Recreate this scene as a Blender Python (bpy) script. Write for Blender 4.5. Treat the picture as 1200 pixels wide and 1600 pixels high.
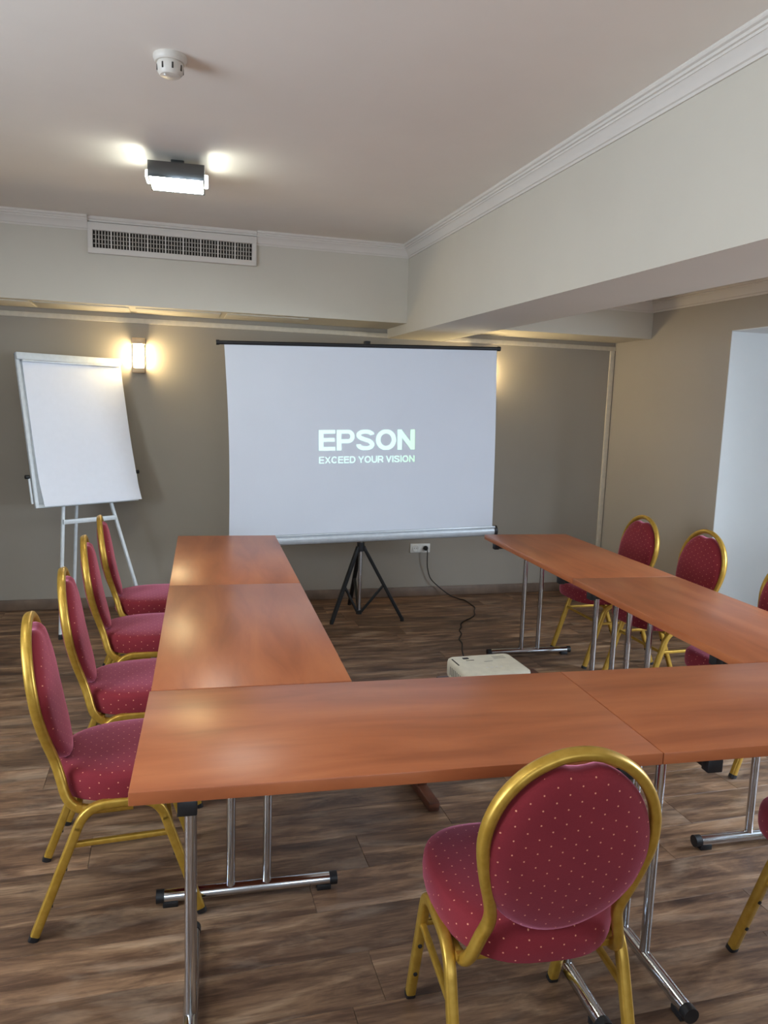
import bpy, bmesh, math, random
from mathutils import Vector, Matrix
random.seed(7)
S = bpy.context.scene
COL = S.collection
for o in list(bpy.data.objects):
    bpy.data.objects.remove(o)
R = math.radians

# ------------------------------------------------------------------ camera
cam_d = bpy.data.cameras.new('camera'); cam = bpy.data.objects.new('camera', cam_d); COL.objects.link(cam)
cr = Vector((0.9627046, -0.26840824, 0.03401289)); cu = Vector((0.00529645, 0.14438794, 0.98950698)); cf = Vector((0.27050288, 0.95242277, -0.14042455))
m = Matrix((cr, cu, -cf)).transposed().to_4x4(); m.translation = (0, 0, 1.5274)
cam.matrix_world = m
cam_d.sensor_fit = 'VERTICAL'; cam_d.sensor_height = 36.0; cam_d.lens = 1196.9 / 1600 * 36.0
cam_d.clip_start = 0.05
S.camera = cam

# ------------------------------------------------------------------ world, daylight, exposure
W = bpy.data.worlds.new('world'); S.world = W; W.use_nodes = True
bgn = W.node_tree.nodes['Background']; bgn.inputs[0].default_value = (0.62, 0.78, 1.0, 1); bgn.inputs[1].default_value = 1.0

def area(name, loc, target, sx, sy, power, color):
    d = bpy.data.lights.new(name, 'AREA'); d.shape = 'RECTANGLE'; d.size = sx; d.size_y = sy; d.energy = power; d.color = color
    o = bpy.data.objects.new(name, d); COL.objects.link(o); o.location = loc
    o.rotation_euler = (Vector(target) - Vector(loc)).to_track_quat('-Z', 'Y').to_euler()
    return o
SKY = (0.71, 0.84, 1.0)
# daylight outside the rear windows and outside the niche window on the right
area('daylight_rear', (0.35, -2.36, 1.60), (0.35, 2.0, 1.45), 2.9, 1.5, 60, SKY)
area('daylight_left', (-2.66, 1.25, 1.58), (0.5, 1.25, 1.65), 1.9, 1.35, 110, SKY)
area('daylight_niche', (4.90, 1.55, 1.85), (3.0, 1.85, 1.05), 2.3, 1.6, 270, SKY)
S.view_settings.view_transform = 'Standard'
try: S.view_settings.look = 'None'
except Exception: pass
S.view_settings.gamma = 1.0; S.view_settings.use_curve_mapping = False
S.view_settings.exposure = 0.46

# ------------------------------------------------------------------ material helpers
def lin(r, g, b):
    f = lambda c: (c/255/12.92) if c/255 <= 0.04045 else ((c/255+0.055)/1.055)**2.4
    return (f(r), f(g), f(b), 1)
class NT:
    def __init__(s, name):
        s.m = bpy.data.materials.new(name); s.m.use_nodes = True; s.t = s.m.node_tree; s.t.nodes.clear()
        s.out = s.n('ShaderNodeOutputMaterial'); s.b = s.n('ShaderNodeBsdfPrincipled'); s.l(s.b.outputs[0], s.out.inputs[0])
    def n(s, t, **k):
        x = s.t.nodes.new(t)
        for a, v in k.items(): setattr(x, a, v)
        return x
    def l(s, a, b): s.t.links.new(a, b)
    def put(s, sock, v):
        if isinstance(v, bpy.types.NodeSocket): s.l(v, sock)
        else: sock.default_value = v
    def math(s, op, a, b=0.0, c=None):
        x = s.n('ShaderNodeMath', operation=op); s.put(x.inputs[0], a); s.put(x.inputs[1], b)
        if c is not None: s.put(x.inputs[2], c)
        return x.outputs[0]
    def mix(s, f, a, b, blend='MIX'):
        x = s.n('ShaderNodeMix', data_type='RGBA', blend_type=blend); s.put(x.inputs[0], f); s.put(x.inputs[6], a); s.put(x.inputs[7], b)
        return x.outputs[2]
    def coord(s, out='Object', scale=(1, 1, 1), loc=None):
        c = s.n('ShaderNodeTexCoord'); mp = s.n('ShaderNodeMapping'); s.l(c.outputs[out], mp.inputs[0]); mp.inputs[3].default_value = scale
        if loc is not None: s.put(mp.inputs[1], loc)
        return mp.outputs[0]
    def noise(s, vec, scale=5, detail=4, rough=0.5, dist=0.0):
        x = s.n('ShaderNodeTexNoise'); s.l(vec, x.inputs['Vector']); x.inputs['Scale'].default_value = scale; x.inputs['Detail'].default_value = detail
        x.inputs['Roughness'].default_value = rough; x.inputs['Distortion'].default_value = dist
        return x.outputs[0]
    def ramp(s, f, stops):
        x = s.n('ShaderNodeValToRGB'); s.l(f, x.inputs[0]); e = x.color_ramp.elements
        while len(e) < len(stops): e.new(0.5)
        for i, (p, c) in enumerate(stops): e[i].position = p; e[i].color = c
        return x.outputs[0]
    def bump(s, h, strength=0.2, dist=0.002):
        x = s.n('ShaderNodeBump'); x.inputs['Strength'].default_value = strength; x.inputs['Distance'].default_value = dist; s.l(h, x.inputs['Height']); s.l(x.outputs[0], s.b.inputs['Normal'])
    def set(s, color=None, rough=None, metal=None, spec=None, **k):
        if color is not None: s.put(s.b.inputs['Base Color'], color)
        if rough is not None: s.put(s.b.inputs['Roughness'], rough)
        if metal is not None: s.b.inputs['Metallic'].default_value = metal
        if spec is not None: s.b.inputs['Specular IOR Level'].default_value = spec
        for a, v in k.items(): s.put(s.b.inputs[a.replace('_', ' ')], v)
        return s.m

def plain(name, rgb, rough=0.5, metal=0.0, var=0.06, nscale=30, bump=0.0, spec=0.5):
    t = NT(name); c = lin(*rgb); nz = t.noise(t.coord(), nscale, 3)
    lo = tuple(max(0, x*(1-var)) for x in c[:3]) + (1,); hi = tuple(min(1, x*(1+var)) for x in c[:3]) + (1,)
    t.set(t.ramp(nz, [(0.3, lo), (0.7, hi)]), rough, metal, spec)
    if bump: t.bump(t.noise(t.coord(), nscale*8, 3), bump, 0.001)
    return t.m

def paint(name, rgb, var=0.03):
    t = NT(name); c = lin(*rgb); v = t.coord()
    nz = t.noise(v, 1.3, 4, 0.6)
    lo = tuple(x*(1-var) for x in c[:3]) + (1,); hi = tuple(min(1, x*(1+var)) for x in c[:3]) + (1,)
    t.set(t.ramp(nz, [(0.3, lo), (0.7, hi)]), 0.75, 0, 0.25)
    t.bump(t.noise(v, 180, 3), 0.12, 0.0008)
    return t.m

def emit(name, rgb, strength):
    t = NT(name); t.set((0.8, 0.8, 0.8, 1), 0.4)
    t.b.inputs['Emission Color'].default_value = rgb; t.b.inputs['Emission Strength'].default_value = strength
    return t.m

M = {}
M['ceiling'] = paint('ceiling_paint', (236, 228, 217))
M['wall_back'] = paint('taupe_wall_paint', (158, 150, 138))
M['wall_side'] = paint('beige_wall_paint', (172, 163, 149))
M['cream'] = paint('cream_paint', (203, 196, 181))
M['niche'] = paint('white_paint', (228, 232, 232))
M['mould'] = paint('moulding_white', (216, 209, 199), 0.02)
M['trunk'] = plain('trunking_cream', (206, 196, 176), 0.5)
M['black'] = plain('black_plastic', (22, 22, 24), 0.45)
M['black_metal'] = plain('black_powder_coat', (20, 22, 23), 0.4)
M['chrome'] = plain('polished_chrome', (205, 208, 212), 0.13, 1.0, 0.03)
M['dchrome'] = plain('dull_chrome', (120, 124, 124), 0.22, 1.0, 0.03)
M['white_plastic'] = plain('white_plastic', (228, 226, 218), 0.4)
M['detector'] = plain('aged_white_plastic', (206, 198, 186), 0.4)
M['cap'] = plain('satin_bronze', (196, 168, 132), 0.35, 0.4)
M['proj'] = plain('cream_plastic', (226, 222, 204), 0.42)
M['grey_print'] = plain('grey_print', (150, 148, 138), 0.5)
M['whitemetal'] = plain('white_enamel', (214, 220, 222), 0.35)
M['paper'] = plain('white_paper', (232, 236, 246), 0.8, var=0.01)
M['fabric_screen'] = plain('matte_screen', (208, 211, 218), 0.9, var=0.015, nscale=3)
M['case'] = plain('satin_silver', (206, 212, 216), 0.35, 0.3)
M['stand'] = None
M['bulb'] = emit('warm_bulb_glass', (1.0, 0.78, 0.42, 1), 85)
M['led'] = emit('cool_lamp_glass', (0.93, 1.0, 0.90, 1), 6)
M['led_bottom'] = emit('bright_lamp_glass', (0.95, 1.0, 0.90, 1), 30)
M['cord'] = plain('dark_cord', (34, 28, 24), 0.6)
M['dark'] = plain('dark_duct', (54, 48, 42), 0.8)
M['blade'] = plain('grille_grey', (168, 160, 148), 0.5)
M['ext'] = plain('outside_render', (150, 150, 148), 0.9)

# gold lacquer
t = NT('gold_lacquer'); nz = t.noise(t.coord(), 40, 3)
M['gold'] = t.set(t.ramp(nz, [(0.3, lin(172, 133, 46)), (0.7, lin(190, 151, 64))]), 0.36, 0.55, 0.5)

# glass that light passes through
t = NT('clear_glass'); tr = t.n('ShaderNodeBsdfTransparent'); mx = t.n('ShaderNodeMixShader'); gl = t.n('ShaderNodeBsdfGlossy')
gl.inputs['Roughness'].default_value = 0.05; mx.inputs[0].default_value = 0.08
t.l(tr.outputs[0], mx.inputs[1]); t.l(gl.outputs[0], mx.inputs[2]); t.l(mx.outputs[0], t.out.inputs[0]); M['glass'] = t.m

# maroon upholstery with a lattice of pale dots
def fabric(name, mode):
    t = NT(name); tc = t.n('ShaderNodeTexCoord'); sp = t.n('ShaderNodeSeparateXYZ'); t.l(tc.outputs['Object'], sp.inputs[0])
    x, y, z = sp.outputs
    nm = t.n('ShaderNodeSeparateXYZ'); t.l(tc.outputs['Normal'], nm.inputs[0])
    if mode == 'back': u, v = x, z
    else:
        top = t.math('GREATER_THAN', t.math('ABSOLUTE', nm.outputs[2]), 0.6)
        frt = t.math('GREATER_THAN', t.math('ABSOLUTE', nm.outputs[1]), t.math('ABSOLUTE', nm.outputs[0]))
        us = t.math('ADD', t.math('MULTIPLY', x, frt), t.math('MULTIPLY', y, t.math('SUBTRACT', 1.0, frt)))
        inv = t.math('SUBTRACT', 1.0, top)
        u = t.math('ADD', t.math('MULTIPLY', x, top), t.math('MULTIPLY', us, inv))
        v = t.math('ADD', t.math('MULTIPLY', y, top), t.math('MULTIPLY', z, inv))
    s = 0.0255
    def lat(off):
        a = t.math('SUBTRACT', t.math('FRACT', t.math('ADD', t.math('DIVIDE', u, 2*s), off)), 0.5)
        b = t.math('SUBTRACT', t.math('FRACT', t.math('ADD', t.math('DIVIDE', v, 2*s*0.62), off)), 0.5)
        a = t.math('MULTIPLY', a, 2*s); b = t.math('MULTIPLY', b, 2*s*0.62)
        return t.math('SQRT', t.math('ADD', t.math('MULTIPLY', a, a), t.math('MULTIPLY', b, b)))
    d = t.math('MINIMUM', lat(10.0), lat(10.5))
    dot = t.math('LESS_THAN', d, 0.00175)
    if mode == 'back': dot = t.math('MULTIPLY', dot, t.math('GREATER_THAN', t.math('ABSOLUTE', nm.outputs[1]), 0.6))
    nz = t.noise(t.coord(), 300, 3); big = t.noise(t.coord(), 9, 3)
    base = t.mix(big, lin(114, 32, 39), lin(136, 44, 49))
    base = t.mix(t.math('MULTIPLY', nz, 0.35), base, lin(96, 22, 32))
    col = t.mix(t.math('MULTIPLY', dot, 0.85), base, lin(226, 150, 120))
    t.set(col, 0.85, 0, 0.2); t.b.inputs['Sheen Weight'].default_value = 0.9; t.b.inputs['Sheen Roughness'].default_value = 0.38
    t.b.inputs['Sheen Tint'].default_value = lin(240, 150, 175)
    t.bump(nz, 0.25, 0.001)
    return t.m
M['fab_back'] = fabric('maroon_dotted_back_fabric', 'back'); M['fab_seat'] = fabric('maroon_dotted_seat_fabric', 'seat')

# cherry laminate, grain along local X
t = NT('cherry_laminate'); oi = t.n('ShaderNodeObjectInfo'); cmb = t.n('ShaderNodeCombineXYZ')
t.l(t.math('MULTIPLY', oi.outputs['Random'], 37.0), cmb.inputs[0]); t.l(t.math('MULTIPLY', oi.outputs['Random'], 11.0), cmb.inputs[1])
v1 = t.coord('Object', (0.9, 5, 5), cmb.outputs[0]); v2 = t.coord('Object', (3, 34, 34), cmb.outputs[0]); v3 = t.coord('Object', (1.6, 3, 3), cmb.outputs[0])
n1 = t.noise(v1, 2.2, 5, 0.55, 0.5); n2 = t.noise(v2, 1.4, 3, 0.5); n3 = t.noise(v3, 1.4, 3)
c = t.ramp(n1, [(0.30, lin(142, 78, 46)), (0.5, lin(165, 94, 57)), (0.72, lin(182, 110, 68))])
c = t.mix(t.math('MULTIPLY', n2, 0.25), c, lin(138, 74, 44)); c = t.mix(t.math('MULTIPLY', n3, 0.25), c, lin(178, 100, 56))
M['wood'] = t.set(c, 0.33, 0, 0.42)

# dark brown wood of the projector stand
t = NT('dark_brown_wood'); n1 = t.noise(t.coord('Object', (6, 6, 30)), 2, 4)
M['stand'] = t.set(t.ramp(n1, [(0.3, lin(62, 34, 24)), (0.7, lin(96, 54, 36))]), 0.4)

# floor planks, weathered brown, grain along X
t = NT('weathered_oak_plank'); oi = t.n('ShaderNodeObjectInfo'); cmb = t.n('ShaderNodeCombineXYZ')
t.l(t.math('MULTIPLY', oi.outputs['Random'], 91.0), cmb.inputs[0]); t.l(t.math('MULTIPLY', oi.outputs['Random'], 53.0), cmb.inputs[1])
v1 = t.coord('Object', (1.3, 7.5, 1), cmb.outputs[0]); v2 = t.coord('Object', (6, 90, 1), cmb.outputs[0]); v3 = t.coord('Object', (2.0, 6, 1), cmb.outputs[0]); v4 = t.coord('Object', (4, 20, 1), cmb.outputs[0])
n1 = t.noise(v1, 1.7, 6, 0.62, 0.9); n2 = t.noise(v2, 1.2, 4, 0.65); n3 = t.noise(v3, 1.3, 5, 0.6, 0.5); n4 = t.noise(v4, 1.0, 5, 0.7, 0.4)
c = t.ramp(n1, [(0.27, lin(58, 40, 31)), (0.42, lin(100, 74, 56)), (0.57, lin(142, 110, 84)), (0.74, lin(194, 162, 130))])
gr = t.ramp(n2, [(0.46, (0, 0, 0, 1)), (0.66, (1, 1, 1, 1))]); c = t.mix(t.math('MULTIPLY', gr, 0.45), c, lin(70, 47, 35))
wear = t.ramp(n3, [(0.52, (0, 0, 0, 1)), (0.68, (1, 1, 1, 1))])
c = t.mix(t.math('MULTIPLY', wear, 0.35), c, lin(196, 172, 148))
drk = t.ramp(n4, [(0.50, (0, 0, 0, 1)), (0.66, (1, 1, 1, 1))])
c = t.mix(t.math('MULTIPLY', drk, 0.55), c, lin(54, 36, 28))
hv = t.n('ShaderNodeHueSaturation'); t.l(c, hv.inputs['Color']); t.l(t.math('ADD', t.math('MULTIPLY', oi.outputs['Random'], 0.40), 0.68), hv.inputs['Value']); hv.inputs['Saturation'].default_value = 1.03
M['plank'] = t.set(hv.outputs[0], t.math('ADD', t.math('MULTIPLY', n2, 0.2), 0.36), 0, 0.4); t.bump(n2, 0.25, 0.0012)
M['base_wood'] = plain('baseboard_wood', (112, 92, 76), 0.5, var=0.2, nscale=12)

# projected lettering: light thrown on the cloth, greener towards the right end
t = NT('projected_light'); tc = t.n('ShaderNodeTexCoord'); sp = t.n('ShaderNodeSeparateXYZ'); t.l(tc.outputs['Object'], sp.inputs[0])
c = t.ramp(t.math('DIVIDE', t.math('ADD', sp.outputs[0], 0.33), 0.67), [(0.0, (0.56, 0.82, 0.77, 1)), (0.75, (0.54, 0.82, 0.74, 1)), (1.0, (0.48, 0.82, 0.56, 1))])
t.set((0.02, 0.02, 0.02, 1), 0.9, 0, 0.0); t.l(c, t.b.inputs['Emission Color']); t.b.inputs['Emission Strength'].default_value = 1.12; M['proj_light'] = t.m

# ------------------------------------------------------------------ geometry helpers
class MB:
    def __init__(s): s.v = []; s.f = []
    def add(s, vs, fs):
        n = len(s.v); s.v += [tuple(v) for v in vs]; s.f += [tuple(i+n for i in f) for f in fs]; return s
    def box(s, a, b, bev=0.0, seg=2, mat=None):
        bm = bmesh.new(); bmesh.ops.create_cube(bm, size=1)
        c = [(a[i]+b[i])/2 for i in range(3)]; d = [abs(b[i]-a[i]) for i in range(3)]
        for v in bm.verts: v.co = Vector((v.co.x*d[0]+c[0], v.co.y*d[1]+c[1], v.co.z*d[2]+c[2]))
        if bev: bmesh.ops.bevel(bm, geom=bm.edges[:], offset=bev, segments=seg, profile=0.5, affect='EDGES')
        if mat: bm.transform(mat)
        bm.verts.index_update(); s.add([v.co[:] for v in bm.verts], [[v.index for v in f.verts] for f in bm.faces]); bm.free(); return s
    def sweep(s, pts, prof, closed=False, up=Vector((0, 0, 1)), scale=None):
        pts = [Vector(p) for p in pts]; n = len(pts); k = len(prof); vs = []; fs = []
        prev = None
        for i, p in enumerate(pts):
            a = pts[(i-1) % n] if (closed or i > 0) else p; b = pts[(i+1) % n] if (closed or i < n-1) else p
            tg = (b-a).normalized()
            if prev is None:
                u_ = up if abs(tg.dot(up)) < 0.95 else Vector((1, 0, 0))
                x = tg.cross(u_).normalized()
            else:
                x = (prev - tg*prev.dot(tg)).normalized()
            prev = x; y = x.cross(tg).normalized(); sc = scale[i] if scale else 1.0
            for (px, py) in prof: vs.append(p + x*px*sc + y*py*sc)
        for i in range(n if closed else n-1):
            j = (i+1) % n
            for q in range(k):
                r = (q+1) % k; fs.append((i*k+q, i*k+r, j*k+r, j*k+q))
        if not closed:
            fs.append(tuple(range(k))[::-1]); fs.append(tuple((n-1)*k+q for q in range(k)))
        return s.add(vs, fs)
    def tube(s, pts, r, seg=12, **k): return s.sweep(pts, [(r*math.cos(2*math.pi*i/seg), r*math.sin(2*math.pi*i/seg)) for i in range(seg)], **k)
    def rtube(s, pts, hx, hy, rr, **k):
        pr = []
        for cx, cy, a0 in ((hx-rr, hy-rr, 0), (-hx+rr, hy-rr, 90), (-hx+rr, -hy+rr, 180), (hx-rr, -hy+rr, 270)):
            for a in (0, 45, 90): pr.append((cx+rr*math.cos(R(a0+a)), cy+rr*math.sin(R(a0+a))))
        return s.sweep(pts, pr, **k)
    def loft(s, rings, cap=True):
        k = len(rings[0]); vs = [v for r in rings for v in r]; fs = []
        for i in range(len(rings)-1):
            for q in range(k): fs.append((i*k+q, i*k+(q+1) % k, (i+1)*k+(q+1) % k, (i+1)*k+q))
        if cap: fs.append(tuple(range(k))[::-1]); fs.append(tuple((len(rings)-1)*k+q for q in range(k)))
        return s.add(vs, fs)
    def lathe(s, prof, c=(0, 0, 0), seg=24):
        rings = [[(c[0]+r*math.cos(2*math.pi*i/seg), c[1]+r*math.sin(2*math.pi*i/seg), c[2]+z) for i in range(seg)] for r, z in prof]
        return s.loft(rings)
    def prism(s, poly, z0, z1):
        k = len(poly); return s.add([(x, y, z0) for x, y in poly]+[(x, y, z1) for x, y in poly], [tuple(range(k))[::-1], tuple(range(k, 2*k))]+[(i, (i+1) % k, k+(i+1) % k, k+i) for i in range(k)])
    def mesh(s, name, smooth=35):
        me = bpy.data.meshes.new(name); me.from_pydata(s.v, [], s.f); me.validate()
        bm = bmesh.new(); bm.from_mesh(me); bmesh.ops.recalc_face_normals(bm, faces=bm.faces[:]); bm.to_mesh(me); bm.free()
        if smooth:
            for p in me.polygons: p.use_smooth = True
            me.set_sharp_from_angle(angle=R(smooth))
        return me
    def build(s, name, mat, parent=None, smooth=35, loc=None):
        me = s.mesh(name, smooth); o = bpy.data.objects.new(name, me); COL.objects.link(o); me.materials.append(M[mat] if isinstance(mat, str) else mat)
        if parent: o.parent = parent
        if loc: o.location = loc
        return o

def tag(o, label=None, cat=None, group=None, kind=None):
    if label: o['label'] = label
    if cat: o['category'] = cat
    if group: o['group'] = group
    if kind: o['kind'] = kind
    return o
def thing(name, label, cat, loc=(0, 0, 0), rz=0.0, group=None):
    o = bpy.data.objects.new(name, None); COL.objects.link(o); o.location = loc; o.rotation_euler = (0, 0, rz); o.empty_display_size = 0.1
    return tag(o, label, cat, group)
def copy_tree(o, parent=None):
    c = o.copy(); COL.objects.link(c); c.parent = parent
    for ch in list(o.children): copy_tree(ch, c)
    return c
def struct(o, label=None): return tag(o, label, None, None, 'structure')
def smooth_path(pts, n=6):
    pts = [Vector(p) for p in pts]; out = []
    for i in range(len(pts)-1):
        p0 = pts[max(i-1, 0)]; p1 = pts[i]; p2 = pts[i+1]; p3 = pts[min(i+2, len(pts)-1)]
        for j in range(n):
            t = j/n; out.append(0.5*((2*p1)+(p2-p0)*t+(2*p0-5*p1+4*p2-p3)*t*t+(3*p1-p0-3*p2+p3)*t**3))
    out.append(pts[-1]); return out
def fillet(pts, rad, n=5):
    pts = [Vector(p) for p in pts]; out = [pts[0]]
    for i in range(1, len(pts)-1):
        a, b, c = pts[i-1], pts[i], pts[i+1]; u = (a-b); v = (c-b); r = min(rad, u.length*0.49, v.length*0.49); p = b+u.normalized()*r; q = b+v.normalized()*r
        for j in range(n+1):
            t = j/n; out.append(p*(1-t)**2+b*2*t*(1-t)+q*t*t)
    out.append(pts[-1]); return out

# ------------------------------------------------------------------ the room
XL, XR, YF, YB, ZC = -2.4, 3.563, -2.1, 5.721, 2.60
XB0, XB1, ZB, ZS, YS, ZA = 1.601, 2.043, 2.016, 2.083, 5.226, 2.38
NX = 4.16                        # outer end of the niche
NY0, NY1, NZ = 0.40, 4.346, 2.078
TK = 0.2

floor = struct(MB().box((XL-TK, YF-TK, -0.12), (NX+0.1, YB+TK, -0.010)).build('floor', 'base_wood'), 'weathered brown plank floor')
pw, pl, gap = 0.190, 1.26, 0.0005
full = None
row = 0; y = YF
rnd = random.Random(3)
while y < YB-0.01:
    y1 = min(y+pw, YB); off = rnd.random()*pl
    x = XL-off
    xe = NX if (y > NY0-0.1 and y1 < NY1+0.1) else XR
    while x < xe:
        a = max(x, XL); b = min(x+pl, xe)
        if b-a > 0.02:
            whole = abs((b-a)-pl) < 1e-6 and abs(y1-y-pw) < 1e-6
            if whole and full: me = full
            else:
                hx = (b-a)/2-gap; hy = (y1-y)/2-gap
                mb = MB(); mb.add([(-hx, -hy, -0.009), (hx, -hy, -0.009), (hx, hy, -0.009), (-hx, hy, -0.009), (-hx, -hy, -0.001), (hx, -hy, -0.001), (hx, hy, -0.001), (-hx, hy, -0.001),
                                   (-hx+.0008, -hy+.0008, 0), (hx-.0008, -hy+.0008, 0), (hx-.0008, hy-.0008, 0), (-hx+.0008, hy-.0008, 0)],
                                  [(0, 3, 2, 1), (0, 1, 5, 4), (1, 2, 6, 5), (2, 3, 7, 6), (3, 0, 4, 7), (4, 5, 9, 8), (5, 6, 10, 9), (6, 7, 11, 10), (7, 4, 8, 11), (8, 9, 10, 11)])
                me = mb.mesh('plank', 0); me.materials.append(M['plank'])
                if whole: full = me
            o = bpy.data.objects.new('plank', me); COL.objects.link(o); o.parent = floor; o.location = ((a+b)/2, (y+y1)/2, 0)
        x += pl
    y += pw; row += 1

struct(MB().box((XL-TK, YF-TK, ZC), (XB0+0.05, YB+TK, ZC+0.1)).build('ceiling', 'ceiling'), 'flat off-white ceiling')
struct(MB().box((XB1-0.05, YF-TK, ZA), (XR+TK, YB+TK, ZA+0.1)).build('ceiling_alcove', 'ceiling'), 'lower strip of ceiling beyond the beam')
struct(MB().box((XL-TK, YB, -0.1), (XR+TK, YB+TK, ZC+0.1)).build('wall_back', 'wall_back'), 'taupe painted back wall')
LY0, LY1, LZ0, LZ1 = 0.30, 2.20, 0.90, 2.25
lw = MB().box((XL-TK, YF-TK, -0.1), (XL, LY0, ZC+0.1)).box((XL-TK, LY1, -0.1), (XL, YB, ZC+0.1)).box((XL-TK, LY0, -0.1), (XL, LY1, LZ0)).box((XL-TK, LY0, LZ1), (XL, LY1, ZC+0.1))
struct(lw.build('wall_left', 'wall_side', smooth=0), 'beige painted left wall')
f = MB(); fw = 0.06; xx = XL-0.12; ym = (LY0+LY1)/2
for q in ((LY0, LY0+fw), (LY1-fw, LY1), (ym-.03, ym+.03)): f.box((xx-.03, q[0], LZ0), (xx+.03, q[1], LZ1), 0.006)
for q in ((LZ0, LZ0+fw), (LZ1-fw, LZ1)): f.box((xx-.029, LY0, q[0]), (xx+.029, LY1, q[1]), 0.006)
w = struct(f.build('window_4', 'white_plastic'), 'white framed two-light window in the left wall')
for c0, c1 in ((LY0+fw, ym-.03), (ym+.03, LY1-fw)): MB().box((xx-.004, c0, LZ0+fw), (xx+.004, c1, LZ1-fw)).build('pane', 'glass', w, 0)
# rear wall with two windows
rw = MB()
RWX = [(-1.05, 0.15), (0.55, 1.75)]; RZ0, RZ1 = 0.90, 2.25
xs = [XL-TK, RWX[0][0], RWX[0][1], RWX[1][0], RWX[1][1], XR+TK]
for i in range(0, 5, 2): rw.box((xs[i], YF-TK, -0.1), (xs[i+1], YF, ZC+0.1))
for a, b in RWX:
    rw.box((a, YF-TK, -0.1), (b, YF, RZ0)); rw.box((a, YF-TK, RZ1), (b, YF, ZC+0.1))
struct(rw.build('wall_rear', 'wall_side', smooth=0), 'beige painted rear wall with two windows')
wn = 0
for a, b in RWX:
    wn += 1; yy = YF-0.12
    f = MB(); fw = 0.06
    for q in ((a, a+fw), (b-fw, b), ((a+b)/2-fw/2, (a+b)/2+fw/2)): f.box((q[0], yy-0.03, RZ0), (q[1], yy+0.03, RZ1), 0.006)
    for q in ((RZ0, RZ0+fw), (RZ1-fw, RZ1)): f.box((a, yy-0.029, q[0]), (b, yy+0.029, q[1]), 0.006)
    w = struct(f.build('window_%d' % wn, 'white_plastic'), 'white framed two-light window in the rear wall')
    for c0, c1 in ((a+fw, (a+b)/2-fw/2), ((a+b)/2+fw/2, b-fw)): MB().box((c0, yy-0.004, RZ0+fw), (c1, yy+0.004, RZ1-fw)).build('pane', 'glass', w, 0)
# right wall with a deep niche to the floor
mb = MB().box((XR, YF-TK, -0.1), (XR+TK, NY0, ZC+0.1)).box((XR, NY1, -0.1), (XR+TK, YB+TK, ZC+0.1)).box((XR, NY0, NZ), (XR+TK, NY1, ZC+0.1))
struct(mb.build('wall_right', 'wall_side', smooth=0), 'beige painted right wall with a tall opening')
WT, WS, WY1 = 1.98, 0.12, 2.75
nm = MB().box((XR+0.002, NY1-0.006, -0.1), (NX+0.2, NY1+0.16, NZ+0.16)).box((XR+0.002, NY0-0.16, -0.1), (NX+0.2, NY0+0.006, NZ+0.16)).box((XR+0.002, NY0, NZ-0.006), (NX+0.2, NY1, NZ+0.16))
nm.box((NX+0.02, NY0, WT), (NX+0.2, NY1, NZ)).box((NX+0.02, NY0, -0.1), (NX+0.2, NY1, WS)).box((NX+0.02, WY1, WS), (NX+0.2, NY1, WT))  # last box: unseen solid stretch, added to cut the daylight on the far jamb
struct(nm.build('wall_niche', 'niche', smooth=0), 'white painted lining of the window niche')
f = MB(); xx = NX+0.12; fw = 0.06
for q in ((NY0, NY0+fw), (WY1-fw, WY1), ((NY0+WY1)/2-.03, (NY0+WY1)/2+.03)): f.box((xx-.03, q[0], WS), (xx+.03, q[1], WT), 0.006)
for q in ((WS, WS+fw), (WT-fw, WT)): f.box((xx-.029, NY0, q[0]), (xx+.029, WY1, q[1]), 0.006)
w = struct(f.build('window_3', 'white_plastic'), 'white framed window in the niche')
for c0, c1 in ((NY0+fw, (NY0+WY1)/2-.03), ((NY0+WY1)/2+.03, WY1-fw)): MB().box((xx-.004, c0, WS+fw), (xx+.004, c1, WT-fw)).build('pane', 'glass', w, 0)

# beam and soffits
struct(MB().box((XB0, YF, ZB), (XB1, YB, ZC+0.05)).build('ceiling_beam', 'cream', smooth=0), 'deep cream beam running from the camera to the back wall')
struct(MB().box((XL, YS, ZS), (XB0, YB, ZC+0.05)).build('ceiling_soffit', 'cream', smooth=0), 'cream soffit above the flip chart and screen')
struct(MB().box((XB1, YS, ZS), (XR, YB, ZA+0.05)).build('ceiling_soffit', 'cream', smooth=0), 'short cream soffit in the right corner')
# access panels under the soffit
for a, b in ((-1.42, -0.83), (-0.81, -0.24), (-0.20, 0.34), (0.38, 0.93)):
    struct(MB().box((a, YS+0.09, ZS-0.006), (b, YB-0.10, ZS+0.002), 0.002).build('trim_panel', 'cream'), 'access panel under the soffit')

# crown mouldings
PROF = [(0.0, -.083), (.007, -.083), (.009, -.074), (.015, -.071), (.018, -.062), (.026, -.046), (.037, -.035), (.040, -.035), (.041, -.027), (.048, -.025), (.049, -.016), (.057, -.013), (.060, -.009), (.060, 0.0), (0, 0)]
def crown(name, path, zc, label, prof=PROF, flip=1, sc=1.0):
    # path: horizontal polyline lying on the wall; the moulding grows to its right-hand side (flip=1)
    pts = [Vector((p[0], p[1])) for p in path]; rings = []
    for i, p in enumerate(pts):
        d0 = (pts[i]-pts[i-1]).normalized() if i else None; d1 = (pts[i+1]-pts[i]).normalized() if i < len(pts)-1 else None
        n = lambda d: Vector((d.y, -d.x))*flip
        if d0 is None: o = n(d1)
        elif d1 is None: o = n(d0)
        else:
            b = (n(d0)+n(d1)).normalized(); o = b/ b.dot(n(d0))
        rings.append([(p.x+o.x*a*sc, p.y+o.y*a*sc, zc+h*sc) for a, h in prof])
    mb = MB().loft(rings); return struct(mb.build(name, 'mould', smooth=25), label)
VX0, VX1 = -0.470, 0.557
crown('trim_1', [(XL, YS), (VX0, YS)], ZC, 'white crown moulding left of the air vent')
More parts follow.
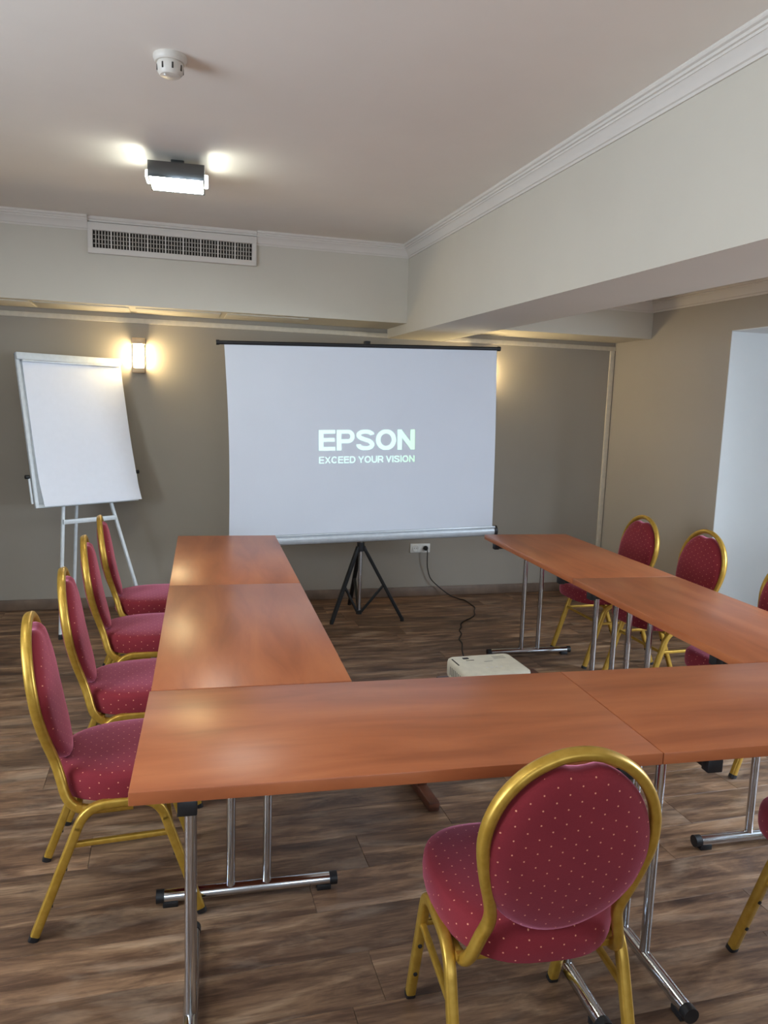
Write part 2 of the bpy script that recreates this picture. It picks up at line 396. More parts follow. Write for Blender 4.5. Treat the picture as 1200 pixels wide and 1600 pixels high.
crown('trim_2', [(VX1, YS), (XB0, YS), (XB0, YF)], ZC, 'white crown moulding right of the vent and along the beam')
crown('trim_3', [(VX0, YS), (VX1, YS)], ZC, 'thin white moulding above the air vent', [(0, -.03), (.02, -.03), (.024, -.02), (.03, -.016), (.034, 0), (0, 0)])
crown('trim_4', [(XB1, YS), (XR, YS), (XR, YF)], ZA, 'white crown moulding around the right-hand alcove', sc=1.25)
# trunking on the back wall
struct(MB().box((XL, YB-0.016, 2.018), (XR, YB, 2.052), 0.003).build('trim_5', 'trunk'), 'cream cable trunking along the top of the back wall')
struct(MB().box((3.516, YB-0.018, 0.08), (3.556, YB, 2.018), 0.003).build('trim_6', 'trunk'), 'cream cable trunking down the right corner')
struct(MB().box((2.150, YB-0.016, 2.052), (2.175, YB, 2.083), 0.003).build('trim_7', 'trunk'), 'short cream trunking up to the soffit')
# baseboards
def bboard(name, a, b, label): struct(MB().box(a, b, 0.004).build(name, 'base_wood'), label)
bboard('baseboard_back', (XL, YB-0.014, 0), (XR, YB, 0.075), 'brown wooden baseboard along the back wall')
bboard('baseboard_right', (XR-0.014, NY1, 0), (XR, YB-0.014, 0.075), 'brown wooden baseboard along the right wall')
bboard('baseboard_left', (XL, YF, 0), (XL+0.014, YB-0.014, 0.075), 'brown wooden baseboard along the left wall')

# ------------------------------------------------------------------ air vent
v = thing('air_vent', 'long rectangular white air vent with dark grille on the soffit', 'vent', (0.0435, YS, 2.474))
hw, hh = (VX1-VX0)/2, 0.092; gw, g0, g1 = 0.4845, -0.058, 0.046
fr = MB()
fr.box((-hw, -0.030, g1), (hw, 0.0, hh), 0.003).box((-hw, -0.030, -hh), (hw, 0.0, g0), 0.003)
fr.box((-hw, -0.030, g0-.002), (-gw, 0.0, g1+.002), 0.003).box((gw, -0.030, g0-.002), (hw, 0.0, g1+.002), 0.003)
fr.build('frame', 'mould', v)
MB().box((-gw, -0.004, g0), (gw, -0.001, g1)).build('backing', 'dark', v, 0)
for k in range(1, 9):
    x = -gw+2*gw*k/9; MB().box((x-.004, -0.028, g0), (x+.004, -0.004, g1)).build('divider', 'mould', v, 0)
bl = MB(); n = 54
for k in range(n):
    if k % 6 == 0: continue
    x = -gw+2*gw*k/n; bl.box((x-.0035, -0.024, g0), (x+.0035, -0.006, g1))
for k in range(1, 4):
    z = g0+(g1-g0)*k/4; bl.box((-gw, -0.0235, z-.0018), (gw, -0.0065, z+.0018))
tag(bl.build('grille_blades', 'blade', v, 0), kind='stuff')

# ------------------------------------------------------------------ smoke detector
sd = thing('smoke_detector', 'round white smoke detector on the ceiling', 'detector', (0.012, 2.72, ZC))
MB().lathe([(0.0, 0), (.052, 0), (.053, -.010), (.050, -.018), (.046, -.022), (0, -.022)]).build('base', 'detector', sd)
MB().lathe([(0, -.020), (.040, -.020), (.042, -.028), (.040, -.050), (.032, -.060), (.0, -.064)]).build('sensor_head', 'detector', sd)
for k in range(8):
    a = R(k*45+10); mt = Matrix.Rotation(a, 4, 'Z') @ Matrix.Translation((0.0405, 0, -0.040))
    MB().box((-.002, -.0028, -.009), (.002, .0028, .009), 0.001, mat=mt).build('slot', 'dark', sd)
MB().lathe([(0, -.061), (.0035, -.061), (.0035, -.066), (0, -.067)], (-0.016, -0.016, 0), 10).build('indicator_light', 'white_plastic', sd)

# ------------------------------------------------------------------ ceiling lamps
def ceiling_lamp(loc, label, power):
    t = thing('ceiling_lamp', label, 'ceiling lamp', loc, R(-3), 'square chrome ceiling lamps')
    MB().box((-.03, .01, -.05), (.03, .07, 0), .004).build('base', 'dchrome', t)
    z0, z1 = -0.118, -0.050
    for sy in (-1, 1):
        MB().box((-.122, sy*.125-.002, z0), (.122, sy*.125+.002, z1), .0015).build('chrome_plate', 'dchrome', t)
    MB().box((-.122, -.125, z1-.004), (.122, .125, z1), .001).build('top_plate', 'dchrome', t)
    for sx in (-1, 1):
        MB().box((sx*.119-.003, -.123, z0), (sx*.119+.003, .123, z0+.010), .001).build('rim', 'dchrome', t)
    MB().box((-.138, -.060, z0+.012), (.138, .060, z1-.022), .006).build('diffuser', 'led', t)
    MB().box((-.114, -.121, z0+.003), (.114, .121, z0+.009), .001).build('bottom_glass', 'led_bottom', t)
    return t
ceiling_lamp((0.046, 3.82, ZC), 'square chrome ceiling lamp glowing white in front of the vent', 0)
ceiling_lamp((-1.30, 2.45, ZC), 'square chrome ceiling lamp left of the smoke detector, out of the picture', 0)
ceiling_lamp((-0.80, 0.60, ZC), 'square chrome ceiling lamp nearest the camera, out of the picture', 0)

# ------------------------------------------------------------------ wall sconces
def sconce(x, label):
    s = thing('wall_sconce', label, 'wall lamp', (x, YB, 1.797), 0, 'wall sconces')
    MB().box((-.045, -.014, -.115), (.045, 0, .115), .004).build('back_plate', 'dchrome', s)
    for a, b in ((.078, .119), (-.119, -.084)):
        MB().box((-.044, -.085, a), (.044, -.012, b), .004).build('chrome_cap', 'cap', s)
    for sx in (-1, 1):
        MB().box((sx*.050-.003, -.088, -.105), (sx*.050+.003, -.012, .105), .001).build('glass_side', 'glass', s)
    MB().lathe([(0, -.083), (.030, -.083), (.034, -.078), (.034, .073), (.030, .078), (0, .078)], (0, -.050, 0), 20).build('glowing_tube', 'bulb', s)
    return s
sconce(-0.195, 'lit chrome wall sconce glowing warm beside the flip chart')
sconce(2.36, 'warm wall sconce hidden behind the projection screen')

# ------------------------------------------------------------------ tables
TW, TL_, TH, TT = 0.5514, 1.1953, 0.74, 0.029
def table(name_label, loc, rz, inset=(0.15, 0.15)):
    """local: corner at origin, length along +X, width along +Y"""
    t = thing('folding_table', name_label, 'table', loc, rz, 'cherry laminate folding tables in a U')
    o = MB().box((0.0006, 0.0006, TH-TT), (TL_-.0006, TW-.0006, TH), 0.0018, 2).build('tabletop', 'wood', t)
    for k, ins in enumerate(inset):
        x = ins if k == 0 else TL_-ins
        rail = MB().box((x-.017, .022, TH-TT-.030), (x+.017, TW-.022, TH-TT), .003).build('top_rail', 'black', t)
        for y in (.018, TW-.018): MB().box((x-.020, y-.014, TH-TT-.034), (x+.020, y+.014, TH-TT-.0005), .003).build('rail_cap', 'black', rail)
        for y in (TW/2-.055, TW/2+.055):
            MB().tube([(x, y, .03), (x, y, TH-TT-.02)], .0135, 16).build('leg', 'chrome', t)
        ft = MB().tube([(x, .02, .030), (x, TW-.02, .030)], .019, 18).build('foot', 'chrome', t)
        for s_, y in ((-1, .012), (1, TW-.012)):
            cp = MB().tube([(x, y-.012, .030), (x, y+.012, .030)], .0205, 18); cp.box((x-.017, y-s_*.03-.022, 0.0), (x+.017, y-s_*.03+.022, .018), .002)
            cp.build('foot_cap', 'black', ft)
    return t
def rot2(x, y, a): return (x*math.cos(a)-y*math.sin(a), x*math.sin(a)+y*math.cos(a))
TX, TY, TA = -0.0820, 1.5117, -0.05265
def tpos(x, y):
    a = rot2(x, y, TA); return (TX+a[0], TY+a[1], 0)
table('cherry laminate folding table nearest the camera, at the left end of the front row', tpos(0, 0), TA, (0.115, 0.088))
table('cherry laminate folding table at the right end of the front row', tpos(TL_+.001, 0), TA, (0.145, 0.15))
def col_table(label, bx, k, a):
    # length runs along world +Y: local X -> +Y, local Y -> -X ; corner at the right-front
    b = tpos(bx, TW+.002); o = rot2(TW, k*(TL_+.0008), a)
    table(label, (b[0]+o[0], b[1]+o[1], 0), a+math.pi/2, (0.155, 0.155))
col_table('cherry laminate folding table in the left column touching the front row', 0.0037, 0, -0.04125)
col_table('cherry laminate folding table at the far left, in front of the screen', 0.0037, 1, -0.04125)
col_table('cherry laminate folding table in the right column touching the front row', 1.8331, 0, -0.04809)
col_table('cherry laminate folding table at the far right, beside the screen edge', 1.8331, 1, -0.04809)

# ------------------------------------------------------------------ chairs
def interp(z, tab):
    for i in range(len(tab)-1):
        a, b = tab[i], tab[i+1]
        if z <= b[0]:
            t = (z-a[0])/(b[0]-a[0]); t = max(0, min(1, t)); return a[1]+(b[1]-a[1])*t
    return tab[-1][1]
BK = [(.36, -.118), (.40, -.138), (.48, -.162), (.53, -.178), (.577, -.192), (.65, -.208), (.75, -.223), (.83, -.234), (.90, -.242)]
def bky(z): return interp(z, BK)
def make_chair():
    root = thing('banquet_chair', 'x', 'chair', (0, 0, 0), 0, 'gold framed maroon banquet chairs')
    # seat cushion
    mb = MB(); N = 48; rings = []
    def outline(sx):
        pts = []
        for i in range(N):
            a = 2*math.pi*i/N; c, s_ = math.cos(a), math.sin(a)
            e = 2/3.2
            x = 0.206*math.copysign(abs(c)**e, c); y = 0.215*math.copysign(abs(s_)**e, s_)
            if y < 0: x *= 1-0.20*(abs(y)/0.215)**1.6
            pts.append((x, y))
        return pts
    O = outline(1)
    for sc, z in ((.90, .384), (.985, .388), (1.0, .400), (1.006, .420), (1.0, .440), (.985, .452), (.95, .461), (.86, .467), (.6, .471), (.25, .472)):
        rings.append([(x*sc, y*sc+.045, z) for x, y in O])
    mb.loft(rings); mb.build('seat', 'fab_seat', root, 60)
    # backrest pad
    mb = MB(); rings = []; zc, hz, hxp = .662, .204, .170
    P_ = []
    for i in range(56):
        a = 2*math.pi*i/56; x = hxp*math.cos(a); z = zc+hz*math.sin(a)*(1 if math.sin(a) < 0 else 0.98)
        e = abs(math.sin(a))
        x = hxp*math.cos(a)
        z = min(z, .848+(abs(x)/.055)**2*.012)
        P_.append((x, z))
    for sc, dy in ((.30, -.026), (.7, -.024), (.9, -.019), (.975, -.012), (1.0, -.002), (1.0, .012), (.985, .022), (.94, .030), (.8, .036), (.5, .040), (.2, .041)):
        rings.append([(x*sc, bky(zc+(z-zc)*sc)+dy, zc+(z-zc)*sc) for x, z in P_])
    mb.loft(rings); mb.build('backrest', 'fab_back', root, 60)
    # back frame: keyhole loop of gold tube
    half = [(.168, .362), (.166, .395), (.152, .45), (.142, .485), (.141, .515), (.150, .555), (.164, .605), (.175, .655)]+[(.1786*math.cos(R(a)), .693+.188*math.sin(R(a))) for a in (2, 16, 30, 44, 58, 72)]+[(.027, .879), (0, .881)]
    loop = [(x, bky(z), z) for x, z in half]
    lead = [(.184, .04, .364), (.180, -.04, .362), (.172, -.10, .364)]
    path = lead+[(x, y, z) for x, y, z in loop[1:]]
    path = path+[(-x, y, z) for x, y, z in path[-2::-1]]
    MB().rtube(smooth_path(path, 4), .0140, .0115, .0085, up=Vector((0, 1, 0))).build('back_frame', 'gold', root, 50)
    # legs and side rails (an inverted U each side)
    for sx in (-1, 1):
        X = sx*.197
        top = fillet([(X, -.232, 0.0), (X, -.086, .383), (X, .108, .383), (X, .232, 0.0)], .062, 8)
        k0 = 2; n = len(top)
        rail = [p for p in top[1:-1]]
        rail = [top[1]+(top[0]-top[1])*0.02]+rail+[top[-2]+(top[-1]-top[-2])*0.02]
        MB().rtube(rail, .0130, .0125, .006, up=Vector((1, 0, 0))).build('side_rail', 'gold', root, 50)
        for s_, foot, up_ in ((-1, top[0], top[1]), (1, top[-1], top[-2])):
            d = (up_-foot).normalized()
            lg = MB().rtube([foot+d*.010, up_], .0130, .0125, .006, up=Vector((1, 0, 0))).build('leg', 'gold', root, 50)
            MB().rtube([foot+Vector((0, 0, .0005)), foot+d*.016], .0138, .0133, .006, up=Vector((1, 0, 0))).build('foot_cap', 'black', lg, 50)
            for zz in (.30, .62):
                p = foot+(up_-foot)*zz
                MB().lathe([(0, 0), (.0055, 0), (.0055, .006), (0, .007)], (0, 0, 0), 10).build('bumper', 'black', lg).matrix_local = Matrix.Translation(p+Vector((0, -s_*.0105, 0))) @ Matrix.Rotation(R(90*s_), 4, 'X')
        zs = .272; ys = .232-.124*zs/.383
        MB().rtube([(X, -.232+.146*zs/.383, zs), (X, .232-.124*zs/.383, zs)], .0075, .0075, .003).build('stretcher', 'gold', root)
    for y in (-.105, .115):
        MB().rtube([(-.186, y, .373), (.186, y, .373)], .008, .008, .003).build('crossbar', 'gold', root)
    MB().rtube([(-.197, .145, .272), (.197, .145, .272)], .007, .007, .003).build('crossbar', 'gold', root)
    return root
proto = make_chair()
chairs = [
    ((-.152, 2.350), -87, 'maroon dotted banquet chair at the left tables, nearest the camera of its row'),
    ((-.136, 2.960), -87, 'maroon dotted banquet chair, second from the camera along the left tables'),
    ((-.130, 3.645), -87, 'maroon dotted banquet chair, third from the camera along the left tables'),
    ((-.112, 4.255), -87, 'maroon dotted banquet chair at the left tables, closest to the flip chart'),
    ((.776, 1.458), -5, 'maroon dotted banquet chair seen from behind at the front table'),
    ((1.764, 1.432), 2, 'maroon banquet chair cut by the right picture edge at the front row'),
    ((2.612, 4.100), 90, 'maroon banquet chair behind the right tables, nearest the back wall'),
    ((2.650, 3.560), 90, 'maroon banquet chair behind the right tables, in front of the opening edge'),
    ((2.525, 2.755), 93, 'maroon banquet chair at the right tables mostly hidden by the table corner'),
]
for i, (p, a, lab) in enumerate(chairs):
    c = proto if i == 0 else copy_tree(proto)
    c.location = (p[0], p[1], 0); c.rotation_euler = (0, 0, R(a)); c['label'] = lab

# ------------------------------------------------------------------ projection screen on tripod
ROLL = 0.030
ps = thing('projection_screen', 'large white projection screen on a black tripod by the back wall', 'projection screen', (1.285, 5.085, 0))
root = ps
# tripod
hub = .535
MB().tube([(0, 0, .06), (0, 0, 1.90)], .0135, 14).build('pole', 'chrome', ps)
MB().tube([(0, 0, hub-.03), (0, 0, hub+.03)], .026, 16).build('hub', 'black_metal', ps)
MB().tube([(0, 0, .055), (0, 0, .085)], .022, 16).build('lower_collar', 'black_metal', ps)
for fx, fy in ((-.202, -.04), (.308, -.04), (.036, .44)):
    d = Vector((fx, fy, 0)); dn = d.normalized()
    lg = MB().rtube([dn*.02+Vector((0, 0, hub)), d+Vector((0, 0, .012))], .014, .012, .003).build('leg', 'black_metal', ps)
    mid = (dn*.02+Vector((0, 0, hub)))*.48+(d+Vector((0, 0, .012)))*.52
    MB().rtube([Vector((0, 0, .07))+dn*.015, mid], .010, .008, .002).build('brace', 'black_metal', lg)
    MB().lathe([(0, 0), (.014, 0), (.015, .010), (.011, .030), (0, .030)], (d.x, d.y, 0), 12).build('foot_cap', 'black', lg)
MB().box((-.018, -.03, 1.86), (.018, .02, 1.935), .004).build('top_hook', 'black_metal', ps)
# cloth, bars and case lie in a plane in front of the pole, turned a little in that plane
def rl(x, z):       # in-plane turn about (0,1.25)
    c, s_ = math.cos(ROLL), math.sin(ROLL); return (x*c-(z-1.25)*s_, 1.25+x*s_+(z-1.25)*c)
YC = -.075
def rpt(x, y, z):
    a = rl(x, z); return (a[0], y, a[1])
cl = MB(); nx, nz = 24, 26; vs = []; fs = []
x0, x1, zt, zb = -.925, .930, 1.893, .655
for side in (0, 1):
    for j in range(nz+1):
        tz = j/nz; z = zb+(zt-zb)*tz
        pinch = .010*math.sin(math.pi*tz)
        for i in range(nx+1):
            tx = i/nx; x = (x0+pinch*1.3)+(x1-x0-pinch*1.6)*tx
            curl = .020*math.sin(math.pi*tz)*(math.exp(-tx*9)+math.exp(-(1-tx)*9))
            vs.append(rpt(x, YC-curl+side*.0012, z))
K = (nx+1)*(nz+1)
for j in range(nz):
    for i in range(nx):
        a = j*(nx+1)+i; fs.append((a, a+1, a+nx+2, a+nx+1)); fs.append((K+a, K+a+nx+1, K+a+nx+2, K+a+1))
edge = [i for i in range(nx+1)]+[j*(nx+1)+nx for j in range(1, nz+1)]+[nz*(nx+1)+i for i in range(nx-1, -1, -1)]+[j*(nx+1) for j in range(nz-1, 0, -1)]
for i in range(len(edge)):
    a, b = edge[i], edge[(i+1) % len(edge)]; fs.append((a, b, K+b, K+a))
cloth = cl.add(vs, fs).build('screen_cloth', 'fabric_screen', ps, 60)
MB().tube([rpt(-.965, YC, 1.900), rpt(.945, YC, 1.900)], .0125, 12).build('top_bar', 'black', ps)
for x in (-.965, .945): MB().tube([rpt(x-.010, YC, 1.900), rpt(x+.010, YC, 1.900)], .016, 12).build('bar_end_cap', 'black', ps)
def case_prof():
    return [(.030*math.cos(R(a))*1.0, .036*math.sin(R(a))) for a in range(0, 360, 20)]
MB().sweep([rpt(-.945, YC+.012, .618), rpt(.945, YC+.012, .618)], case_prof()).build('roller_case', 'case', ps, 40)
MB().box((-.945, YC-.021, -.006), (.945, YC-.012, .006), .002, mat=Matrix.Translation((0, 0, 1.25)) @ Matrix.Rotation(-ROLL, 4, 'Y') @ Matrix.Translation((0, 0, .650-1.25))).build('case_lip', 'case', ps)
for x in (-.955, .955): MB().sweep([rpt(x-.012, YC+.012, .618), rpt(x+.012, YC+.012, .618)], [(a*1.08, b*1.08) for a, b in case_prof()]).build('case_end_cap', 'black', ps, 40)
MB().box((-.02, YC+.03, .585), (.02, .015, .625), .003).build('case_bracket', 'black_metal', ps)
# projected words, drawn as strokes of a plain bold sans
def arc(cx, cy, rx, ry, a0, a1, n=14): return [(cx+rx*math.cos(R(a0+(a1-a0)*k/n)), cy+ry*math.sin(R(a0+(a1-a0)*k/n))) for k in range(n+1)]
def glyph(ch, t):
    """(width, [(polyline, stroke width)]) in a box of height 1"""
    h = t/2; b = t*.86; hb = b/2
    if ch == 'E': w = .72; return w, [([(h, 0), (h, 1)], t), ([(h, 1-hb), (w, 1-hb)], b), ([(h, .52), (w*.96, .52)], b), ([(h, hb), (w, hb)], b)]
    if ch == 'P' or ch == 'R':
        w = .80; st = [([(h, 0), (h, 1)], t), ([(h, 1-hb), (w-.30, 1-hb)]+arc(w-.30, .68, .30-h, .32-hb, 90, -90)+[(w-.30, .36+hb), (h, .36+hb)], b*1.05)]
        if ch == 'R': st.append(([(w*.52, .44), (w*.72, .34), (w-h*.9, .0)], t))
        return w, st
    if ch == 'S':
        w = .82; return w, [(arc(w/2, .735, w/2-h, .265-hb, 5, 205, 18)+[(w*.30, .575), (w*.5, .515), (w*.72, .45)]+arc(w/2, .27, w/2-h, .27-hb, 25, -185, 18), t*.97)]
    if ch == 'O': w = .92; return w, [(arc(w/2, .5, w/2-h, .5-hb, 0, 370, 40), t)]
    if ch == 'N': w = .80; return w, [([(h, 0), (h, 1)], t), ([(w-h, 0), (w-h, 1)], t), ([(h*.95, .93), (w-h*.95, .07)], t*1.02)]
    if ch == 'X': w = .80; return w, [([(h*.8, 0), (w-h*.8, 1)], t), ([(h*.8, 1), (w-h*.8, 0)], t)]
    if ch == 'C': w = .86; return w, [(arc(w/2, .5, w/2-h, .5-hb, 38, 322, 34), t)]
    if ch == 'D': w = .82; return w, [([(h, 0), (h, 1)], t), ([(h, 1-hb), (w*.42, 1-hb)]+arc(w*.42, .5, w*.58-h, .5-hb, 90, -90, 20)+[(w*.42, hb), (h, hb)], t*.95)]
    if ch == 'Y': w = .80; return w, [([(w/2, 0), (w/2, .48)], t), ([(h*.8, 1), (w/2, .42)], t), ([(w-h*.8, 1), (w/2, .42)], t)]
    if ch == 'U': w = .80; return w, [([(h, 1), (h, .34)]+arc(w/2, .34, w/2-h, .34-hb, 180, 360, 18)+[(w-h, 1)], t)]
    if ch == 'V': w = .80; return w, [([(h*.8, 1), (w/2, .04)], t), ([(w-h*.8, 1), (w/2, .04)], t)]
    if ch == 'I': return t, [([(h, 0), (h, 1)], t)]
    return .34, []
def ribbon(pl, t):
    P = [Vector(p) for p in pl]; L = []; Rr = []
    for i, p in enumerate(P):
        a = P[max(i-1, 0)]; c = P[min(i+1, len(P)-1)]; d = (c-a).normalized(); n = Vector((-d.y, d.x))
        L.append(p+n*t/2); Rr.append(p-n*t/2)
    return L, Rr
def words(text, x0, x1, z0, z1, t, gap):
    cx = 0.0; parts = []
    for ch in text:
        w, st = glyph(ch, t)
        for pl, tk in st: parts.append((cx, pl, tk))
        cx += w+gap
    tot = cx-gap; mb = MB()
    for k, (ox, pl, tk) in enumerate(parts):
        L, Rr = ribbon(pl, tk); n = len(L)
        vs = [rpt(x0+(x1-x0)*(p.x+ox)/tot, YC-.0022-.00003*(k % 3), z0+(z1-z0)*min(1, max(0, p.y))) for p in L+Rr]
        mb.add(vs, [(i, i+1, n+i+1, n+i) for i in range(n-1)])
    mb.build('projected_lettering', 'proj_light', cloth, 0)
words('EPSON', -.327, .340, 1.211, 1.348, .205, .065)
tx, tg = .165, .125
wd = lambda q: sum(glyph(ch, tx)[0] for ch in q)+tg*(len(q)-1)
allw = ['EXCEED', 'YOUR', 'VISION']; sp_ = .42; tot = sum(wd(q) for q in allw)+2*sp_; ux = (.339+.326)/tot; cx = -.326
for q in allw:
    words(q, cx, cx+wd(q)*ux, 1.126, 1.171, tx, tg); cx += (wd(q)+sp_)*ux

# ------------------------------------------------------------------ flip chart easel
FY, FLEAN = 0.569, 0.239
fc = thing('flip_chart', 'white flip chart easel with blank paper standing left of the screen', 'flip chart', (-.39, 5.13, 0), FY)
# local: X along the board, -Y toward the viewer, board plane leans back with height
tl = math.tan(FLEAN)
def fp(x, up, d=0.0):   # up = distance along the board plane from the floor line, d = in front of the plane
    return Vector((x, up*math.sin(FLEAN)-d*math.cos(FLEAN), up*math.cos(FLEAN)+d*math.sin(FLEAN)))
bmat = Matrix((( 1, 0, 0, 0), (0, math.cos(FLEAN), math.sin(FLEAN), 0), (0, -math.sin(FLEAN), math.cos(FLEAN), 0), (0, 0, 0, 1)))
U0, U1, HB = .832, 1.815, .353
CX = 0.0
MB().box((-HB, .004, U0), (HB, .016, U1), .003, mat=bmat).build('board', 'whitemetal', fc)
fr = MB()
for a, b in ((-HB, -HB+.022), (HB-.022, HB)): fr.box((a, -.006, U0), (b, .018, U1), .004, mat=bmat)
fr.box((-HB, -.0058, U0), (HB, .0178, U0+.022), .004, mat=bmat)
fr.build('frame', 'whitemetal', fc)
MB().box((-HB, -.020, U1-.045), (HB, .018, U1), .005, mat=bmat).build('clamp_rail', 'whitemetal', fc)
MB().box((-HB+.03, -.026, U1-.060), (HB-.012, -.006, U1-.046), .003, mat=bmat).build('clamp_strip', 'case', fc)
# paper pad with lower corners lifting
pg = MB(); nx, nz = 14, 20; vs = []; fs = []
px0, px1, pu0, pu1 = -HB+.035, HB-.004, U0+.004, U1-.05
for side in (0, 1):
    for j in range(nz+1):
        tz = j/nz; up_ = pu1+(pu0-pu1)*tz
        for i in range(nx+1):
            tx = i/nx; x = px0+(px1-px0)*tx
            lift = .045*max(0, tz-.35)**2*(1+.7*tx)+.06*max(0, tz-.9)**1.0*tx**6+.012*max(0, tz-.85)*(1-tx)**4*6
            x2 = x+.020*max(0, tz-.8)*5*max(0, .25-tx)*1.3+.012*max(0, tz-.92)*12*max(0, tx-.8)
            vs.append(fp(x2, up_, .009+lift-side*.005*(1 if side else 0)))
K = (nx+1)*(nz+1)
for j in range(nz):
    for i in range(nx):
        a = j*(nx+1)+i; fs.append((a, a+1, a+nx+2, a+nx+1)); fs.append((K+a, K+a+nx+1, K+a+nx+2, K+a+1))
edge = [i for i in range(nx+1)]+[j*(nx+1)+nx for j in range(1, nz+1)]+[nz*(nx+1)+i for i in range(nx-1, -1, -1)]+[j*(nx+1) for j in range(nz-1, 0, -1)]
for i in range(len(edge)):
    a, b = edge[i], edge[(i+1) % len(edge)]; fs.append((a, b, K+b, K+a))
pg.add(vs, fs).build('paper_pad', 'paper', fc, 60)
for s_ in (-1, 1):
    lg = MB().rtube([fp(s_*.115, U0+.55, -.030), fp(s_*.165, U0, -.030), fp(s_*.300, .012, -.022)], .010, .010, .004).build('leg', 'whitemetal', fc)
    q = fp(s_*.300, .0, -.022); MB().lathe([(0, 0), (.014, 0), (.014, .02), (.011, .03), (0, .03)], (q.x, q.y, 0), 12).build('foot_cap', 'black', lg)
    arm = MB().rtube([fp(s_*(HB+.012), U0+.03, -.012), fp(s_*(HB+.012), U0+.20, -.012)], .006, .006, .002).build('side_arm', 'whitemetal', fc)
    MB().lathe([(0, -.012), (.013, -.012), (.013, .012), (0, .012)], (0, 0, 0), 12).build('knob', 'black', arm).matrix_local = Matrix.Translation(fp(s_*(HB+.022), U0+.20, -.010)) @ Matrix.Rotation(R(90), 4, 'Y')
bl = MB().rtube([fp(0, U0+.42, -.04), Vector((-.03, .40, .014))], .009, .009, .003).build('leg', 'whitemetal', fc)
MB().lathe([(0, 0), (.013, 0), (.013, .02), (.010, .03), (0, .03)], (-.03, .40, 0), 12).build('foot_cap', 'black', bl)
MB().rtube([fp(-.185, U0-.10, -.012), fp(.180, U0-.10, -.012)], .006, .015, .003).build('crossbar', 'whitemetal', fc)

# ------------------------------------------------------------------ wall socket and cord
so = thing('wall_socket', 'white double wall socket low on the back wall under the screen', 'socket', (1.933, YB, .392))
MB().box((-.083, -.011, -.036), (.083, 0, .036), .003).build('plate', 'white_plastic', so)
for x in (-.040, .043):
    w_ = MB().lathe([(0, 0), (.026, 0), (.026, .004), (.0225, .004), (.0215, .001), (0, .001)], (0, 0, 0), 20).build('socket_well', 'white_plastic', so); w_.matrix_local = Matrix.Translation((x, -.011, 0)) @ Matrix.Rotation(R(90), 4, 'X')
    if x < 0:
        for q in (-.0095, .0095): MB().lathe([(0, 0), (.003, 0), (.003, .0016), (0, .0016)], (q, 0, .0006), 10).build('pin_hole', 'dark', w_)
cd = thing('power_cord', 'thin black power cord running from the wall socket to the projector', 'cord', (0, 0, 0))
cp = [(1.976, 5.672, .388), (1.976, 5.655, .372), (1.979, 5.66, .30), (1.99, 5.672, .23), (2.02, 5.678, .15), (2.09, 5.668, .08), (2.17, 5.62, .02), (2.225, 5.56, .0045), (2.255, 5.50, .0045), (2.258, 5.38, .0045), (2.25, 5.29, .0045), (2.213, 5.21, .0045), (2.17, 5.10, .0045), (2.115, 5.03, .0045), (2.05, 4.975, .0045), (1.985, 4.90, .0045), (1.955, 4.82, .0045), (1.915, 4.75, .0045), (1.898, 4.67, .0045), (1.84, 4.56, .0045), (1.825, 4.47, .0045), (1.775, 4.34, .0045), (1.70, 4.10, .0045), (1.56, 3.75, .0045), (1.44, 3.45, .0045), (1.38, 3.27, .0045), (1.345, 3.12, .02), (1.33, 3.06, .15), (1.325, 3.045, .30), (1.325, 3.035, .385), (1.325, 3.012, .40)]
MB().tube(smooth_path(cp, 5), .0042, 8).build('cable', 'cord', cd, 60)
pl_ = MB().lathe([(0, -.005), (.019, -.005), (.019, .010), (.014, .022), (.008, .034), (0, .034)], (0, 0, 0), 16).build('plug', 'black', cd); pl_.matrix_local = Matrix.Translation((1.976, 5.704, .392)) @ Matrix.Rotation(R(90), 4, 'X')

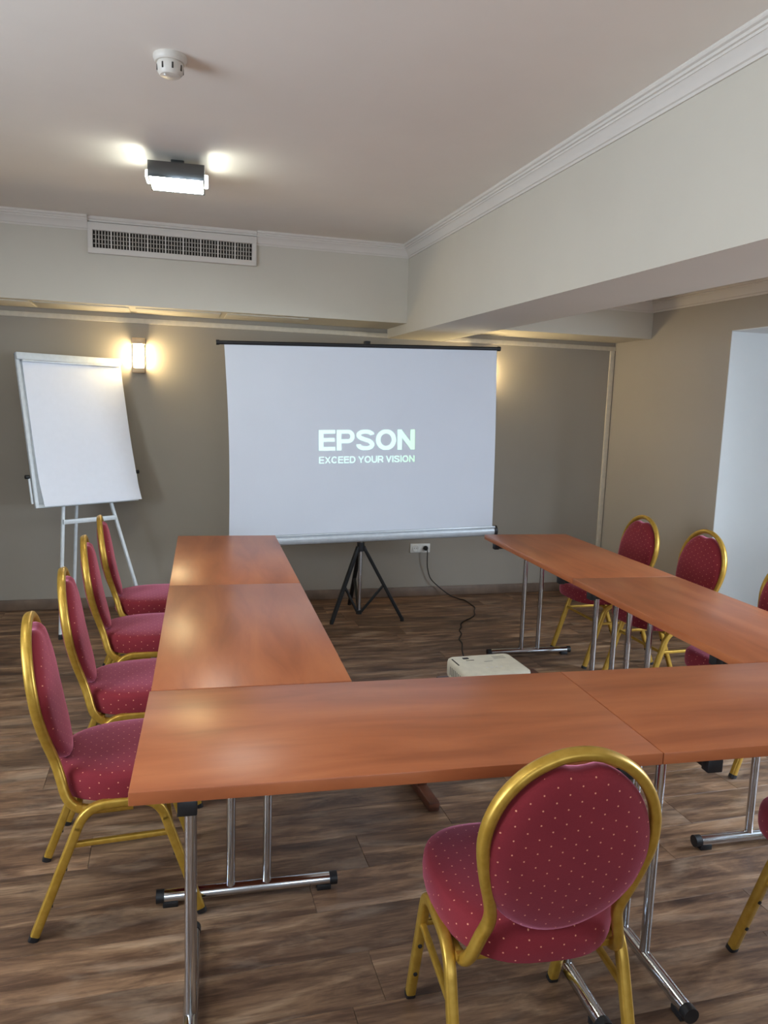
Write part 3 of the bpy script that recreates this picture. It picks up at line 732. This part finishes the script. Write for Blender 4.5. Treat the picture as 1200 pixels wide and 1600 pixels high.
# ------------------------------------------------------------------ projector and its low stand
SH = .358
st = thing('projector_stand', 'low dark wooden stand holding the projector behind the front table', 'stand', (1.30, 2.82, 0), R(2))
MB().box((-.175, -.22, SH-.024), (.300, .205, SH), .005).build('top', 'stand', st)
for x in (-.345, .27):
    rn = MB().box((x-.022, -.255, 0), (x+.022, .255, .038), .006).build('runner', 'stand', st)
    MB().box((x-.020, -.122, .034), (x+.020, -.078, SH-.06), .004).build('leg', 'stand', st); MB().box((x-.020, .078, .034), (x+.020, .122, SH-.06), .004).build('leg', 'stand', st)
for y in (-.10, .10):
    MB().box((-.366, y-.02, SH-.062), (.292, y+.02, SH-.022), .004).build('crossbar', 'stand', st)
pj = thing('projector', 'cream white video projector on the low stand facing the screen', 'projector', (1.305, 2.888, SH), R(1.5))
# local: +Y toward the screen
def rrect(hx, hy, r, n=6):
    pts = []
    for cx, cy, a0 in ((hx-r, hy-r, 0), (-hx+r, hy-r, 90), (-hx+r, -hy+r, 180), (hx-r, -hy+r, 270)):
        for k in range(n+1):
            a = R(a0+90*k/n); pts.append((cx+r*math.cos(a), cy+r*math.sin(a)))
    return pts
rg = []
for ins, z in ((.012, .008), (.003, .014), (0, .026), (0, .072), (.003, .084), (.010, .090), (.020, .092)):
    rg.append([(x, y, z) for x, y in rrect(.149-ins, .121-ins, .030-ins*.6)])
MB().loft(rg).build('body', 'proj', pj, 40)
for x, y in ((-.11, .09), (.11, .09), (0, -.09)): MB().lathe([(0, 0), (.012, 0), (.012, .010), (0, .010)], (x, y, 0), 12).build('foot', 'black', pj)
ln = MB().lathe([(0, 0), (.030, 0), (.032, .012), (.024, .012), (.020, .004), (0, .003)], (0, 0, 0), 24).build('lens', 'black', pj); ln.matrix_local = Matrix.Translation((-.075, .119, .052)) @ Matrix.Rotation(R(-90), 4, 'X')
MB().box((-.088, .066, .0905), (-.062, .082, .0945), .001).build('focus_lever', 'black', pj)
MB().box((-.083, .046, .0905), (-.046, .051, .0930), .0008).build('zoom_slot', 'dark', pj)
MB().box((-.138, .000, .0880), (-.131, .082, .0915), .001).build('lens_cover_slot', 'dark', pj)
for k in range(9): MB().box((-.1505, -.09+k*.018, .030), (-.148, -.082+k*.018, .066), .0005).build('vent_slit', 'grey_print', pj)
MB().box((-.010, .020, .0918), (.030, .026, .0924)).build('print', 'grey_print', pj, 0)
for k in range(3): MB().box((.048, .050+k*.012, .0918), (.105, .054+k*.012, .0924)).build('print', 'grey_print', pj, 0)
for k in range(4): MB().lathe([(0, .0915), (.006, .0915), (.006, .0930), (0, .0932)], (-.03+k*.022, -.05, 0), 12).build('button', 'white_plastic', pj)
